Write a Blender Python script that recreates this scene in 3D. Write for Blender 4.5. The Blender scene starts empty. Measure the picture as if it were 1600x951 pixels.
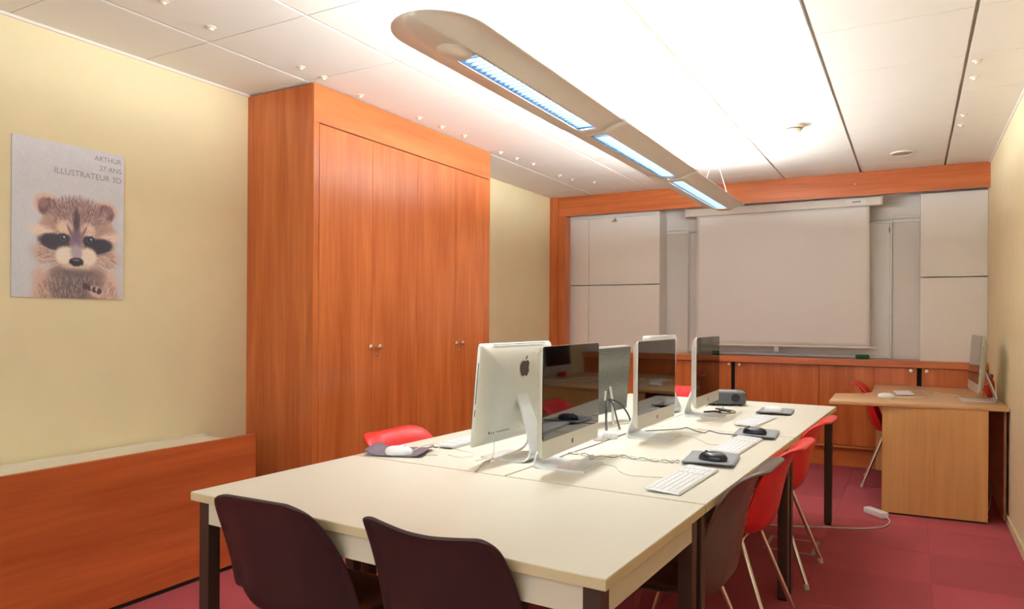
import bpy, bmesh, math, random
import numpy as np
from mathutils import Vector, Matrix
random.seed(7)
PI = math.pi
scene = bpy.context.scene
C = scene.collection

# ------------------------------------------------------------------ camera
YAW, ROLL, FPX = 0.50997, 0.00664, 1119.621
r = Vector((math.cos(YAW), math.sin(YAW), 0)); f = Vector((-math.sin(YAW), math.cos(YAW), 0)); u = Vector((0, 0, 1))
right = r*math.cos(ROLL) + u*math.sin(ROLL)
up = u*math.cos(ROLL) - r*math.sin(ROLL)
cam_data = bpy.data.cameras.new('camera')
cam = bpy.data.objects.new('camera', cam_data); C.objects.link(cam)
M = Matrix((right, up, -f)).transposed().to_4x4(); M.translation = (0, 0, 1.279)
cam.matrix_world = M
cam_data.sensor_width = 36; cam_data.sensor_fit = 'HORIZONTAL'
cam_data.lens = FPX*36/1600
cam_data.shift_y = (498.186-475.5)/1600
cam_data.clip_start = 0.02
scene.camera = cam
# ------------------------------------------------------------------ world, exposure
w = bpy.data.worlds.new('world'); scene.world = w; w.use_nodes = True
w.node_tree.nodes['Background'].inputs[0].default_value = (.965, 0.99, 1.0, 1)
w.node_tree.nodes['Background'].inputs[1].default_value = 3.3     # overcast daylight outside the window behind the camera
pd = bpy.data.lights.new('window_portal', 'AREA'); pd.shape = 'RECTANGLE'; pd.size = 3.2; pd.size_y = 1.5; pd.cycles.is_portal = True
po = bpy.data.objects.new('window_portal', pd); C.objects.link(po); po.location = (-1.4, -.93, 1.6); po.rotation_euler = (PI/2, 0, PI)
scene.view_settings.view_transform = 'Standard'; scene.view_settings.look = 'None'
scene.view_settings.gamma = 1; scene.view_settings.use_curve_mapping = False
scene.view_settings.exposure = 0.12
DOWN = 8.0           # watts through each louvre
TUBE = 135.0          # strength of the fluorescent tubes

# ------------------------------------------------------------------ materials
def srgb(r_, g_, b_):
    return tuple(((c/255)/12.92 if c/255 <= .04045 else ((c/255+.055)/1.055)**2.4) for c in (r_, g_, b_)) + (1,)
def base(name):
    m = bpy.data.materials.new(name); m.use_nodes = True
    return m, m.node_tree, m.node_tree.nodes['Principled BSDF']
def N(nt, t, **k):
    n = nt.nodes.new(t)
    for a, v in k.items(): setattr(n, a, v)
    return n
def plain(name, col, rough=.5, metal=0., var=.06, scale=12., spec=.5, bump=0., bscale=200., coat=0.):
    """solid colour with a faint procedural variation"""
    m, nt, b = base(name)
    tc = N(nt, 'ShaderNodeTexCoord'); nz = N(nt, 'ShaderNodeTexNoise')
    nz.inputs['Scale'].default_value = scale; nz.inputs['Detail'].default_value = 4
    nt.links.new(tc.outputs['Object'], nz.inputs['Vector'])
    mix = N(nt, 'ShaderNodeMix', data_type='RGBA')
    mix.inputs['A'].default_value = tuple(c*(1-var) for c in col[:3])+(1,)
    mix.inputs['B'].default_value = tuple(min(1, c*(1+var)) for c in col[:3])+(1,)
    nt.links.new(nz.outputs['Fac'], mix.inputs['Factor']); nt.links.new(mix.outputs['Result'], b.inputs['Base Color'])
    b.inputs['Roughness'].default_value = rough; b.inputs['Metallic'].default_value = metal
    b.inputs['Specular IOR Level'].default_value = spec
    if coat: b.inputs['Coat Weight'].default_value = coat; b.inputs['Coat Roughness'].default_value = .15
    if bump:
        n2 = N(nt, 'ShaderNodeTexNoise'); n2.inputs['Scale'].default_value = bscale; n2.inputs['Detail'].default_value = 3
        nt.links.new(tc.outputs['Object'], n2.inputs['Vector'])
        bp = N(nt, 'ShaderNodeBump'); bp.inputs['Strength'].default_value = bump; bp.inputs['Distance'].default_value = .002
        nt.links.new(n2.outputs['Fac'], bp.inputs['Height']); nt.links.new(bp.outputs['Normal'], b.inputs['Normal'])
    return m
def wood(name, c1, c2, axis, rough=.35, fine=1.0, streak=.36):
    """grain stretched along an axis (0 x, 1 y, 2 z) in object space"""
    m, nt, b = base(name)
    tc = N(nt, 'ShaderNodeTexCoord'); oi = N(nt, 'ShaderNodeObjectInfo')
    add = N(nt, 'ShaderNodeVectorMath', operation='ADD'); sc = N(nt, 'ShaderNodeVectorMath', operation='SCALE')
    cmb = N(nt, 'ShaderNodeCombineXYZ')
    for i in range(3): nt.links.new(oi.outputs['Random'], cmb.inputs[i])
    nt.links.new(cmb.outputs[0], sc.inputs[0]); sc.inputs['Scale'].default_value = 17
    nt.links.new(tc.outputs['Object'], add.inputs[0]); nt.links.new(sc.outputs[0], add.inputs[1])
    def layer(sx, sl, det, dist):
        mp = N(nt, 'ShaderNodeMapping'); s = [sx]*3; s[axis] = sl
        mp.inputs['Scale'].default_value = s
        nz = N(nt, 'ShaderNodeTexNoise'); nz.inputs['Scale'].default_value = 1; nz.inputs['Detail'].default_value = det
        nz.inputs['Distortion'].default_value = dist
        nt.links.new(add.outputs[0], mp.inputs[0]); nt.links.new(mp.outputs[0], nz.inputs['Vector'])
        return nz
    a = layer(9*fine, .9, 5, .6); bb = layer(60*fine, 2.5, 3, .2)
    mx = N(nt, 'ShaderNodeMath', operation='MULTIPLY_ADD'); mx.inputs[1].default_value = streak
    ml = N(nt, 'ShaderNodeMath', operation='MULTIPLY'); ml.inputs[1].default_value = 1-streak
    nt.links.new(a.outputs['Fac'], ml.inputs[0])
    nt.links.new(bb.outputs['Fac'], mx.inputs[0]); nt.links.new(ml.outputs[0], mx.inputs[2])
    rp = N(nt, 'ShaderNodeValToRGB'); rp.color_ramp.elements[0].position = .3; rp.color_ramp.elements[1].position = .7
    rp.color_ramp.elements[0].color = c1; rp.color_ramp.elements[1].color = c2
    nt.links.new(mx.outputs[0], rp.inputs[0]); nt.links.new(rp.outputs[0], b.inputs['Base Color'])
    b.inputs['Roughness'].default_value = rough
    return m
def emit(name, col, s):
    m, nt, b = base(name)
    b.inputs['Base Color'].default_value = (.9, .9, .9, 1)
    b.inputs['Emission Color'].default_value = col; b.inputs['Emission Strength'].default_value = s
    return m
CH1, CH2 = srgb(172, 84, 40), srgb(214, 122, 66)
MT = {}
MT['wall'] = plain('wall_paper_cream', srgb(238, 224, 184), .85, var=.05, scale=5, bump=.15, bscale=90)
MT['wall_r'] = MT['wall']
MT['backwall'] = plain('back_wall_white', srgb(244, 241, 234), .7, var=.03, scale=4)
MT['panel'] = plain('white_panel', srgb(246, 243, 238), .6, var=.03, scale=3)
MT['ceil'] = plain('ceiling_tile_white', srgb(238, 234, 226), .9, var=.02, scale=6, bump=.2, bscale=300)
MT['ceilbar'] = plain('ceiling_rail', srgb(222, 214, 196), .6, var=.03)
MT['cherry_v'] = wood('cherry_vertical', CH1, CH2, 2, .22)
MT['cherry_y'] = wood('cherry_lengthwise', CH1, CH2, 1, .32)
MT['cherry_x'] = wood('cherry_crosswise', CH1, CH2, 0, .32)
MT['cherry_panel'] = wood('cherry_board', srgb(162, 72, 32), srgb(204, 104, 54), 1, .4, fine=.8, streak=.3)
MT['beech_v'] = wood('beech_vertical', srgb(205, 148, 88), srgb(226, 172, 108), 2, .4, fine=1.2)
MT['beech_x'] = wood('beech_crosswise', srgb(196, 150, 104), srgb(218, 174, 126), 0, .35, fine=1.2)
MT['desk_back'] = wood('desk_back_board', srgb(120, 74, 50), srgb(160, 104, 70), 1, .4)
MT['dark'] = plain('black_recess', srgb(24, 16, 14), .8)
MT['table'] = plain('table_laminate', srgb(224, 219, 203), .40, var=.02, scale=3)
MT['edge'] = plain('table_edge_band', srgb(206, 190, 150), .5, var=.05, scale=8)
MT['apron'] = plain('table_apron_cream', srgb(214, 206, 182), .5, var=.03)
MT['leg'] = plain('table_leg_brown_metal', srgb(74, 58, 48), .4, metal=.3, var=.05)
MT['chrome'] = plain('chrome', srgb(236, 230, 218), .16, metal=.92, var=.02)
MT['red'] = plain('red_plastic', srgb(214, 34, 32), .32, var=.04, scale=6)
MT['brown'] = plain('brown_plastic', srgb(54, 37, 37), .36, var=.06, scale=6, bump=.1, bscale=400)
MT['taupe'] = plain('taupe_plastic', srgb(92, 72, 63), .3, var=.05, scale=6)
MT['glide'] = plain('foot_glide', srgb(196, 184, 170), .5)
MT['alu'] = plain('brushed_aluminium', srgb(214, 214, 206), .42, metal=.55, var=.03, scale=30)
MT['alu_l'] = plain('bright_aluminium', srgb(226, 230, 230), .35, metal=.5, var=.02, scale=30)
MT['glass'] = plain('black_screen_glass', srgb(8, 7, 9), .03, var=.02, spec=.9)
MT['logo'] = plain('dark_logo', srgb(52, 52, 46), .3)
MT['white'] = plain('white_plastic', srgb(236, 236, 236), .4, var=.02)
MT['key'] = plain('white_keys', srgb(242, 242, 244), .45, var=.02)
MT['cable'] = plain('white_cable', srgb(214, 210, 196), .5, var=.03)
MT['cable_g'] = plain('grey_cable', srgb(150, 146, 140), .5, var=.2, scale=40)
MT['cable_d'] = plain('dark_cable', srgb(42, 40, 42), .5, var=.05)
MT['pad'] = plain('grey_mouse_pad', srgb(142, 145, 150), .7, var=.08, scale=20, bump=.2, bscale=600)
MT['pad_d'] = plain('dark_mouse_pad', srgb(112, 104, 116), .6, var=.08, scale=20)
MT['mouse_b'] = plain('black_mouse', srgb(28, 28, 36), .22, var=.05)
MT['lamp'] = plain('luminaire_silver', srgb(226, 220, 204), .35, metal=.15, var=.03)
MT['lamp_in'] = plain('luminaire_inside_white', srgb(240, 240, 236), .5)
MT['louver'] = plain('louver_mirror', srgb(120, 150, 182), .42, metal=.7, var=.03)
MT['tube'] = emit('fluorescent_tube', (.955, .99, 1.0, 1), TUBE)
MT['tube_low'] = emit('louvre_lamp', (.90, .96, 1.0, 1), 3.0)
MT['screen'] = plain('projection_fabric', srgb(240, 239, 237), .75, var=.03, scale=1.5)
MT['greywhite'] = plain('screen_case', srgb(228, 222, 210), .45, var=.02)
MT['wboard'] = plain('whiteboard', srgb(245, 242, 236), .3, var=.02, scale=3)
MT['hatch'] = plain('hatch_frame', srgb(128, 104, 98), .4, metal=.3)
MT['frame'] = plain('aluminium_frame', srgb(178, 176, 172), .35, metal=.6)
MT['green'] = plain('green_felt', srgb(22, 96, 58), .9, var=.1, scale=60)
MT['proj'] = plain('projector_grey', srgb(78, 82, 88), .4, var=.05)
MT['poster_edge'] = plain('poster_board', srgb(170, 168, 180), .6)
MT['ink'] = plain('grey_print', srgb(158, 156, 164), .7)
MT['radiator'] = plain('radiator_white', srgb(232, 226, 208), .45, var=.02)
MT['base_r'] = plain('baseboard_cream', srgb(220, 206, 168), .6)
MT['det'] = plain('detector_ivory', srgb(226, 218, 200), .5)
MT['orange'] = plain('red_pouch', srgb(204, 52, 24), .6, var=.15, scale=30)
MT['plum'] = plain('plum_lining', srgb(120, 30, 50), .6, var=.15, scale=30)

def carpet_mat():
    m, nt, b = base('red_carpet')
    tc = N(nt, 'ShaderNodeTexCoord'); oi = N(nt, 'ShaderNodeObjectInfo')
    nz = N(nt, 'ShaderNodeTexNoise'); nz.inputs['Scale'].default_value = 260; nz.inputs['Detail'].default_value = 3
    nb = N(nt, 'ShaderNodeTexNoise'); nb.inputs['Scale'].default_value = 3; nb.inputs['Detail'].default_value = 3
    nt.links.new(tc.outputs['Object'], nz.inputs['Vector']); nt.links.new(tc.outputs['Object'], nb.inputs['Vector'])
    rp = N(nt, 'ShaderNodeValToRGB')
    rp.color_ramp.elements[0].color = srgb(138, 58, 64); rp.color_ramp.elements[1].color = srgb(176, 84, 88)
    rp.color_ramp.elements[0].position = .3; rp.color_ramp.elements[1].position = .75
    nt.links.new(nz.outputs['Fac'], rp.inputs[0])
    mr = N(nt, 'ShaderNodeMapRange'); mr.inputs['To Min'].default_value = .86; mr.inputs['To Max'].default_value = 1.12
    nt.links.new(oi.outputs['Random'], mr.inputs['Value'])
    mr2 = N(nt, 'ShaderNodeMapRange'); mr2.inputs['To Min'].default_value = .88; mr2.inputs['To Max'].default_value = 1.12
    nt.links.new(nb.outputs['Fac'], mr2.inputs['Value'])
    mu = N(nt, 'ShaderNodeMath', operation='MULTIPLY'); nt.links.new(mr.outputs[0], mu.inputs[0]); nt.links.new(mr2.outputs[0], mu.inputs[1])
    vm = N(nt, 'ShaderNodeVectorMath', operation='SCALE'); nt.links.new(rp.outputs[0], vm.inputs[0]); nt.links.new(mu.outputs[0], vm.inputs['Scale'])
    nt.links.new(vm.outputs[0], b.inputs['Base Color'])
    b.inputs['Roughness'].default_value = .95; b.inputs['Specular IOR Level'].default_value = .1
    bp = N(nt, 'ShaderNodeBump'); bp.inputs['Strength'].default_value = .5; bp.inputs['Distance'].default_value = .003
    nt.links.new(nz.outputs['Fac'], bp.inputs['Height']); nt.links.new(bp.outputs['Normal'], b.inputs['Normal'])
    return m
MT['carpet'] = carpet_mat()
def pane_mat():
    m, nt, b = base('window_glass'); nt.nodes.remove(b)
    tr = N(nt, 'ShaderNodeBsdfTransparent'); gl = N(nt, 'ShaderNodeBsdfGlossy'); gl.inputs['Roughness'].default_value = .02
    mx = N(nt, 'ShaderNodeMixShader'); mx.inputs[0].default_value = .06
    nt.links.new(tr.outputs[0], mx.inputs[1]); nt.links.new(gl.outputs[0], mx.inputs[2])
    nt.links.new(mx.outputs[0], nt.nodes['Material Output'].inputs['Surface'])
    return m
MT['pane'] = pane_mat()
def perforated_mat():
    m, nt, b = base('perforated_grey_metal')
    tc = N(nt, 'ShaderNodeTexCoord'); v = N(nt, 'ShaderNodeTexVoronoi'); v.inputs['Scale'].default_value = 95; v.inputs['Randomness'].default_value = .15
    nt.links.new(tc.outputs['Object'], v.inputs['Vector'])
    rp = N(nt, 'ShaderNodeValToRGB'); rp.color_ramp.elements[0].color = srgb(58, 60, 58); rp.color_ramp.elements[1].color = srgb(128, 131, 126)
    rp.color_ramp.elements[0].position = .25; rp.color_ramp.elements[1].position = .5
    nt.links.new(v.outputs['Distance'], rp.inputs[0]); nt.links.new(rp.outputs[0], b.inputs['Base Color'])
    b.inputs['Roughness'].default_value = .5; b.inputs['Metallic'].default_value = .3
    return m
MT['perf'] = perforated_mat()

# ------------------------------------------------------------------ helpers
def box(bm, x0, x1, y0, y1, z0, z1, bevel=0.):
    b2 = bmesh.new()
    vs = [b2.verts.new((x, y, z)) for x in (x0, x1) for y in (y0, y1) for z in (z0, z1)]
    for q in ((0, 1, 3, 2), (4, 6, 7, 5), (0, 4, 5, 1), (2, 3, 7, 6), (0, 2, 6, 4), (1, 5, 7, 3)):
        b2.faces.new([vs[i] for i in q])
    bmesh.ops.recalc_face_normals(b2, faces=b2.faces)
    if bevel: bmesh.ops.bevel(b2, geom=list(b2.edges), offset=bevel, segments=2, affect='EDGES', profile=.5)
    merge(bm, b2)
def merge(bm, b2):
    mp = {}
    for v in b2.verts: mp[v] = bm.verts.new(v.co)
    for fc in b2.faces:
        try: bm.faces.new([mp[v] for v in fc.verts])
        except ValueError: pass
    b2.free()
def bx(*a, bevel=0.):
    bm = bmesh.new(); box(bm, *a, bevel=bevel); return bm
def prism(bm, pts, z0, z1, bevel=0., axis='z'):
    """extrude outline pts; axis z: pts are (x,y); axis y: pts are (x,z) between y=z0..z1"""
    b2 = bmesh.new()
    mk = (lambda p, t: (p[0], p[1], t)) if axis == 'z' else ((lambda p, t: (p[0], t, p[1])) if axis == 'y' else (lambda p, t: (t, p[0], p[1])))
    a = [b2.verts.new(mk(p, z0)) for p in pts]; b = [b2.verts.new(mk(p, z1)) for p in pts]
    n = len(pts)
    b2.faces.new(a[::-1]); b2.faces.new(b)
    for i in range(n): b2.faces.new((a[i], a[(i+1) % n], b[(i+1) % n], b[i]))
    bmesh.ops.recalc_face_normals(b2, faces=b2.faces)
    if bevel:
        ed = [e for e in b2.edges if len(e.link_faces) == 2 and any(len(q.verts) > 4 or n == 4 for q in e.link_faces)]
        bmesh.ops.bevel(b2, geom=ed, offset=bevel, segments=2, affect='EDGES', profile=.5)
    merge(bm, b2)
def smooth_path(pts, k=6):
    P = [Vector(p) for p in pts]; out = []
    for i in range(len(P)-1):
        p0 = P[i-1] if i else P[0]*2-P[1]; p1, p2 = P[i], P[i+1]; p3 = P[i+2] if i+2 < len(P) else P[-1]*2-P[-2]
        for j in range(k):
            t = j/k
            out.append(.5*((2*p1)+(p2-p0)*t+(2*p0-5*p1+4*p2-p3)*t*t+(3*p1-p0-3*p2+p3)*t**3))
    out.append(P[-1]); return out
def tube(bm, pts, rad, seg=8, caps=True):
    P = [Vector(p) for p in pts]; rings = []
    rads = rad if isinstance(rad, (list, tuple)) else [rad]*len(P)
    t0 = (P[1]-P[0]).normalized()
    nrm = t0.orthogonal().normalized()
    for i, p in enumerate(P):
        t = ((P[min(i+1, len(P)-1)]-P[max(i-1, 0)])).normalized()
        nrm = (nrm-t*nrm.dot(t)).normalized(); bn = t.cross(nrm)
        rings.append([bm.verts.new(p+(nrm*math.cos(2*PI*k/seg)+bn*math.sin(2*PI*k/seg))*rads[i]) for k in range(seg)])
    for a, b in zip(rings, rings[1:]):
        for k in range(seg): bm.faces.new((a[k], a[(k+1) % seg], b[(k+1) % seg], b[k]))
    if caps: bm.faces.new(rings[0][::-1]); bm.faces.new(rings[-1])
def lathe(bm, prof, seg=24, c=(0, 0, 0)):
    """prof: (radius, z) list"""
    rings = []
    for rr, z in prof:
        if rr < 1e-6: rings.append([bm.verts.new((c[0], c[1], c[2]+z))])
        else: rings.append([bm.verts.new((c[0]+rr*math.cos(2*PI*k/seg), c[1]+rr*math.sin(2*PI*k/seg), c[2]+z)) for k in range(seg)])
    for a, b in zip(rings, rings[1:]):
        for k in range(seg):
            q = [a[k % len(a)], a[(k+1) % len(a)], b[(k+1) % len(b)], b[k % len(b)]]
            q = list(dict.fromkeys(q))
            if len(q) > 2: bm.faces.new(q)
def obj(name, bm, mat, parent=None, smooth=False, tf=None, loc=None):
    bmesh.ops.recalc_face_normals(bm, faces=bm.faces)
    me = bpy.data.meshes.new(name); bm.to_mesh(me); bm.free()
    if tf: me.transform(tf)
    me.materials.append(mat if not isinstance(mat, str) else MT[mat])
    if smooth:
        me.polygons.foreach_set('use_smooth', [True]*len(me.polygons))
        try: me.set_sharp_from_angle(angle=math.radians(38))
        except Exception: pass
    o = bpy.data.objects.new(name, me); C.objects.link(o)
    if parent: o.parent = parent
    if loc: o.location = loc
    return o
def tag(o, label, cat, group=None):
    o['label'] = label; o['category'] = cat
    if group: o['group'] = group
    return o
def thing(name, label, cat, loc=(0, 0, 0), rotz=0, group=None):
    o = bpy.data.objects.new(name, None); C.objects.link(o); o.empty_display_size = .1
    o.location = loc; o.rotation_euler = (0, 0, rotz)
    return tag(o, label, cat, group)
def struct(name, bm, mat, parent=None):
    o = obj(name, bm, mat, parent)
    if not parent: o['kind'] = 'structure'
    return o
def share(name, me, parent, loc, rot=None):
    o = bpy.data.objects.new(name, me); C.objects.link(o); o.parent = parent; o.location = loc
    if rot: o.rotation_euler = rot
    return o

# ------------------------------------------------------------------ room shell
XL, XR, YF, YB, YW, ZC = -3.388, .538, -.8, 6.89, 7.30, 2.572
fl = struct('floor', bx(XL-.1, XR+.1, YF-.1, YW+.1, -.12, -.006), 'dark')
TS = .53
tile_me = None
for i in range(-7, 2):
    for j in range(-12, 6):
        x0, y0 = .087+i*TS, 5.12+j*TS
        x1, y1 = min(x0+TS, XR), min(y0+TS, YW); x0, y0 = max(x0, XL), max(y0, YF)
        if x1-x0 < .02 or y1-y0 < .02: continue
        g = .0006
        o = obj('carpet_tile', bx(x0+g, x1-g, y0+g, y1-g, -.006, 0), 'carpet', fl)
ce = struct('ceiling', bx(XL-.1, XR+.1, YF-.1, YW+.1, ZC+.024, ZC+.12), 'ceilbar')
GX = [-2.899+.6245*k for k in range(-1, 7)]
GY = [1.622+.6225*k for k in range(-4, 10)]
for a, b in zip([XL]+[g for g in GX if g > XL+.03], [g for g in GX if g > XL+.03 and g < XR]+[XR]):
    for c, d in zip([YF]+GY[0:], GY+[YW]):
        if d-c < .03 or c >= YW: continue
        obj('ceiling_tile', bx(a+.008, b-.008, c+.003, min(d, YW)-.003, ZC, ZC+.02), 'ceil', ce)
struct('wall_left', bx(XL-.12, XL, YF, YW+.1, 0, ZC+.024), 'wall')
struct('wall_right', bx(XR, XR+.12, YF, YW+.1, 0, ZC+.024), 'wall_r')
struct('wall_back', bx(XL-.12, XR+.12, YW, YW+.12, 0, ZC+.024), 'backwall')
# wall behind the camera with a wide window
WA, WB, WZ0, WZ1 = -3.0, .2, .85, 2.35
bm = bmesh.new()
box(bm, XL-.12, XR+.12, YF-.12, YF, 0, WZ0); box(bm, XL-.12, XR+.12, YF-.12, YF, WZ1, ZC+.024)
box(bm, XL-.12, WA, YF-.12, YF, WZ0, WZ1); box(bm, WB, XR+.12, YF-.12, YF, WZ0, WZ1)
struct('wall_front', bm, 'wall')
bm = bmesh.new()
box(bm, WA, WB, YF-.10, YF-.03, WZ0, WZ0+.05); box(bm, WA, WB, YF-.10, YF-.03, WZ1-.05, WZ1)
for k in range(4): xk = WA+(WB-WA-.05)*k/3; box(bm, xk, xk+.05, YF-.10, YF-.03, WZ0+.05, WZ1-.05)
win = struct('window_1', bm, 'white')
for k in range(3):
    xk = WA+(WB-WA-.05)*k/3
    obj('window_pane', bx(xk+.05, xk+(WB-WA-.05)/3, YF-.068, YF-.062, WZ0+.05, WZ1-.05), 'pane', win)
obj('window_sill', bx(WA-.03, WB+.03, YF-.03, YF+.12, WZ0-.03, WZ0, bevel=.004), 'white', win)
struct('baseboard_right', bx(XR-.012, XR, YF, 6.9, 0, .055, bevel=.003), 'base_r')
struct('trim_1', bx(XL, XL+.012, YF, 2.89, ZC-.012, ZC), 'ceil')
struct('trim_2', bx(XR-.010, XR, YF, YB, ZC-.012, ZC), 'ceil')

# wooden frame around the end wall
t = thing('wooden_beam', 'long cherry wood beam across the end wall under the ceiling', 'beam', ((XL+XR)/2, YB+.03, 2.37))
obj('beam_board', bx(-(XR-XL)/2+.091, (XR-XL)/2, -.03, .012, 0, ZC-2.37-.002), 'cherry_x', t)
obj('screw_cap', bx(.975, .983, -.032, -.03, .098, .104), 'white', t)
t = thing('wooden_post', 'tall cherry wood post in the left corner of the end wall', 'post', (XL+.08, YB, 0))
obj('outer_strip', bx(-.08, .011, -.018, .15, .0, ZC-.002), 'cherry_v', t)
obj('inner_strip', bx(.011, .092, 0, .13, .945, 2.37), 'cherry_v', t)

# white cladding boxes on the end wall
t = thing('cladding_box', 'white panelled wall box left of the projection screen', 'wall panel', (-2.763, 7.05, .945))
for (x0, x1) in ((-3.31, -3.012), (-3.008, -2.238)):
    for (z0, z1) in ((.945, 1.637), (1.646, 2.345)):
        obj('panel', bx(x0+2.763, x1+2.763, 0, .02, z0-.945, z1-.945, bevel=.0015), 'panel', t)
obj('box_side', bx(-2.258+2.763, -2.238+2.763, .0205, .235, 0, 1.40), 'panel', t)
obj('top_strip', bx(-3.31+2.763, -2.245+2.763, .012, .235, 1.404, 1.44), 'panel', t)
t = thing('cladding_box', 'white panelled wall box in the right corner beside the whiteboard', 'wall panel', (.296, 7.05, .945))
for (z0, z1) in ((0, .707), (.716, 1.425)):
    obj('panel', bx(.054-.296, .536-.296, 0, .02, z0, z1, bevel=.0015), 'panel', t)
obj('box_side', bx(.054-.296, .074-.296, .0205, .235, 0, 1.42), 'panel', t)
# picture rails on the recessed wall
for (x0, x1, lab) in ((-2.235, -2.0, 'short white double rail left of the whiteboard'), (-.17, .052, 'short white double rail right of the whiteboard')):
    t = thing('wall_rail', lab, 'rail', ((x0+x1)/2, YW-.012, 2.165), 0)
    h = (x1-x0)/2
    obj('lower_rail', bx(-h, h, -.012, .012, 0, .03, bevel=.003), 'panel', t)
    obj('upper_rail', bx(-h, h, -.006, .012, .036, .062, bevel=.003), 'panel', t)

# whiteboard
t = thing('whiteboard', 'large wall whiteboard mostly hidden behind the projection screen', 'whiteboard', (-1.087, YW-.02, .955))
hw, hh = .914, 1.212
obj('board', bx(-hw, hw, 0, .019, 0, hh), 'wboard', t)
for nm, b in (('frame_side', (-hw-.008, -hw+.010, -.008, .019, 0, hh)), ('frame_side', (hw-.010, hw+.008, -.008, .019, 0, hh)),
              ('frame_top', (-hw-.008, hw+.008, -.008, .019, hh, hh+.016)), ('frame_bottom', (-hw-.008, hw+.008, -.008, .019, -.009, .010))):
    obj(nm, bx(*b, bevel=.002), 'frame', t)
obj('pen_clip', bx(hw-.018, hw-.012, -.012, -.008, hh-.09, hh-.04), 'logo', t)

# projection screen
t = thing('projection_screen', 'pulled-down white projection screen hanging over the whiteboard', 'screen', (-1.106, 7.08, 2.30))
obj('case', bx(-.859, .859, -.045, .045, 0, .075, bevel=.006), 'greywhite', t)
obj('end_cap', bx(.859, .872, -.047, .047, -.003, .078, bevel=.004), 'greywhite', t)
obj('end_cap', bx(-.872, -.859, -.047, .047, -.003, .078, bevel=.004), 'greywhite', t)
lb = obj('maker_label', bx(.58, .74, -.0475, -.045, .018, .058), 'white', t)
obj('label_print', bx(.63, .70, -.0485, -.0475, .031, .044), 'ink', lb)
bm = bmesh.new()
nx, nz = 40, 30; grid = []
for j in range(nz+1):
    row = []
    for i in range(nx+1):
        x = -.765+1.53*i/nx; z = .005-1.255*j/nz
        y = .0+.006*math.sin(x*9+z*1.5)*(j/nz)*(1-.3*abs(x)) + .004*math.sin(x*21+1)*min(1, (nz-j)/nz*2)
        row.append(bm.verts.new((x+.012*(j/nz)*(1 if x > 0 else 0)*abs(x)/.76, y, z)))
    grid.append(row)
for j in range(nz):
    for i in range(nx): bm.faces.new((grid[j][i], grid[j][i+1], grid[j+1][i+1], grid[j+1][i]))
o = obj('fabric', bm, 'screen', t, True)
sm = o.modifiers.new('thickness', 'SOLIDIFY'); sm.thickness = .0015
bb = obj('bottom_bar', bx(-.80, .82, -.012, .012, -1.264, -1.247, bevel=.004), 'greywhite', t)
obj('pull_handle', bx(-.03, .012, -.008, .008, -1.31, -1.264, bevel=.004), 'frame', t)

# small spot on the left box
t = thing('wall_spot', 'tiny chrome spotlight clipped to the top of the left white panel', 'spotlight', (-2.708, 7.047, 2.30))
bm = bmesh.new(); tube(bm, [(0, 0, .04), (0, -.02, .03), (0, -.028, .01)], .005); obj('arm', bm, 'chrome', t, True)
bm = bmesh.new(); tube(bm, [(.022, -.04, .008), (.01, -.034, .006), (-.022, -.03, .0)], [.012, .017, .008], 12); obj('head', bm, 'chrome', t, True)

# credenza
cz = .945
t = thing('sideboard', 'long cherry wood sideboard with sliding doors along the end wall', 'sideboard', (-1.45, 6.93, 0))
ox = -1.45
X0, X1 = -3.214, XR-.004
obj('worktop', bx(X0-ox, X1-ox, -.025, YW-6.93-.03, cz-.055, cz, bevel=.003), 'cherry_x', t)
obj('plinth', bx(X0-ox, X1-ox, .03, .33, 0, .165), 'cherry_x', t)
obj('bottom_rail', bx(X0-ox, X1-ox, -.004, .33, .165, .185, bevel=.002), 'cherry_x', t)
obj('carcass', bx(X0-ox, X1-ox, .05, .33, .185, cz-.056), 'dark', t)
doors = [(-3.21, -2.26), (-2.255, -1.498), (-1.466, -.734), (-.73, .033), (.068, XR-.008)]
knobs = {1: -1.518, 2: -1.423, 3: -.013, 4: .104}
for k, (a, b) in enumerate(doors):
    d = obj('sliding_door', bx(a-ox, b-ox, .006+(.012 if k in (2,) else 0), .026+(.012 if k in (2,) else 0), .19, cz-.06, bevel=.001), 'cherry_v', t)
    if k in knobs:
        bm = bmesh.new(); tube(bm, [(knobs[k]-ox, .008, .866), (knobs[k]-ox, -.004, .866)], [.012, .014], 12)
        obj('lock', bm, 'chrome', d, True)
tag(obj('eraser', bx(-.055, .055, -.025, .025, 0, .036, bevel=.008), 'green', None, True, loc=(-.392, 7.12, cz)), 'green felt board eraser on the sideboard below the screen', 'eraser')

# ------------------------------------------------------------------ wardrobe
WX, W0, W1 = -2.867, 2.89, 4.765
t = thing('wardrobe', 'tall built-in cherry wood wardrobe with four doors reaching the ceiling', 'wardrobe', ((XL+WX)/2, (W0+W1)/2, 0))
oy, ox = (W0+W1)/2, (XL+WX)/2
L = lambda x0, x1, y0, y1, z0, z1, bv=0.: bx(x0-ox, x1-ox, y0-oy, y1-oy, z0, z1, bevel=bv)
obj('side_panel', L(XL, WX-.001, W0, W0+.022, 0, 2.562), 'cherry_v', t)
obj('side_panel', L(XL, WX-.001, W1-.02, W1, 0, 2.562), 'cherry_v', t)
obj('carcass', L(XL, WX-.028, W0+.022, W1-.02, .05, 2.54), 'dark', t)
obj('fascia', L(WX-.022, WX, W0+.001, W1, 2.358, 2.566), 'cherry_y', t)
obj('frame_strip', L(WX-.022, WX, W0+.001, W0+.042, .0, 2.356), 'cherry_v', t)
obj('plinth', L(WX-.05, WX-.03, W0+.022, W1-.02, 0, .05), 'cherry_y', t)
seams = [2.935, 3.384, 3.837, 4.286, 4.763]
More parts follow.
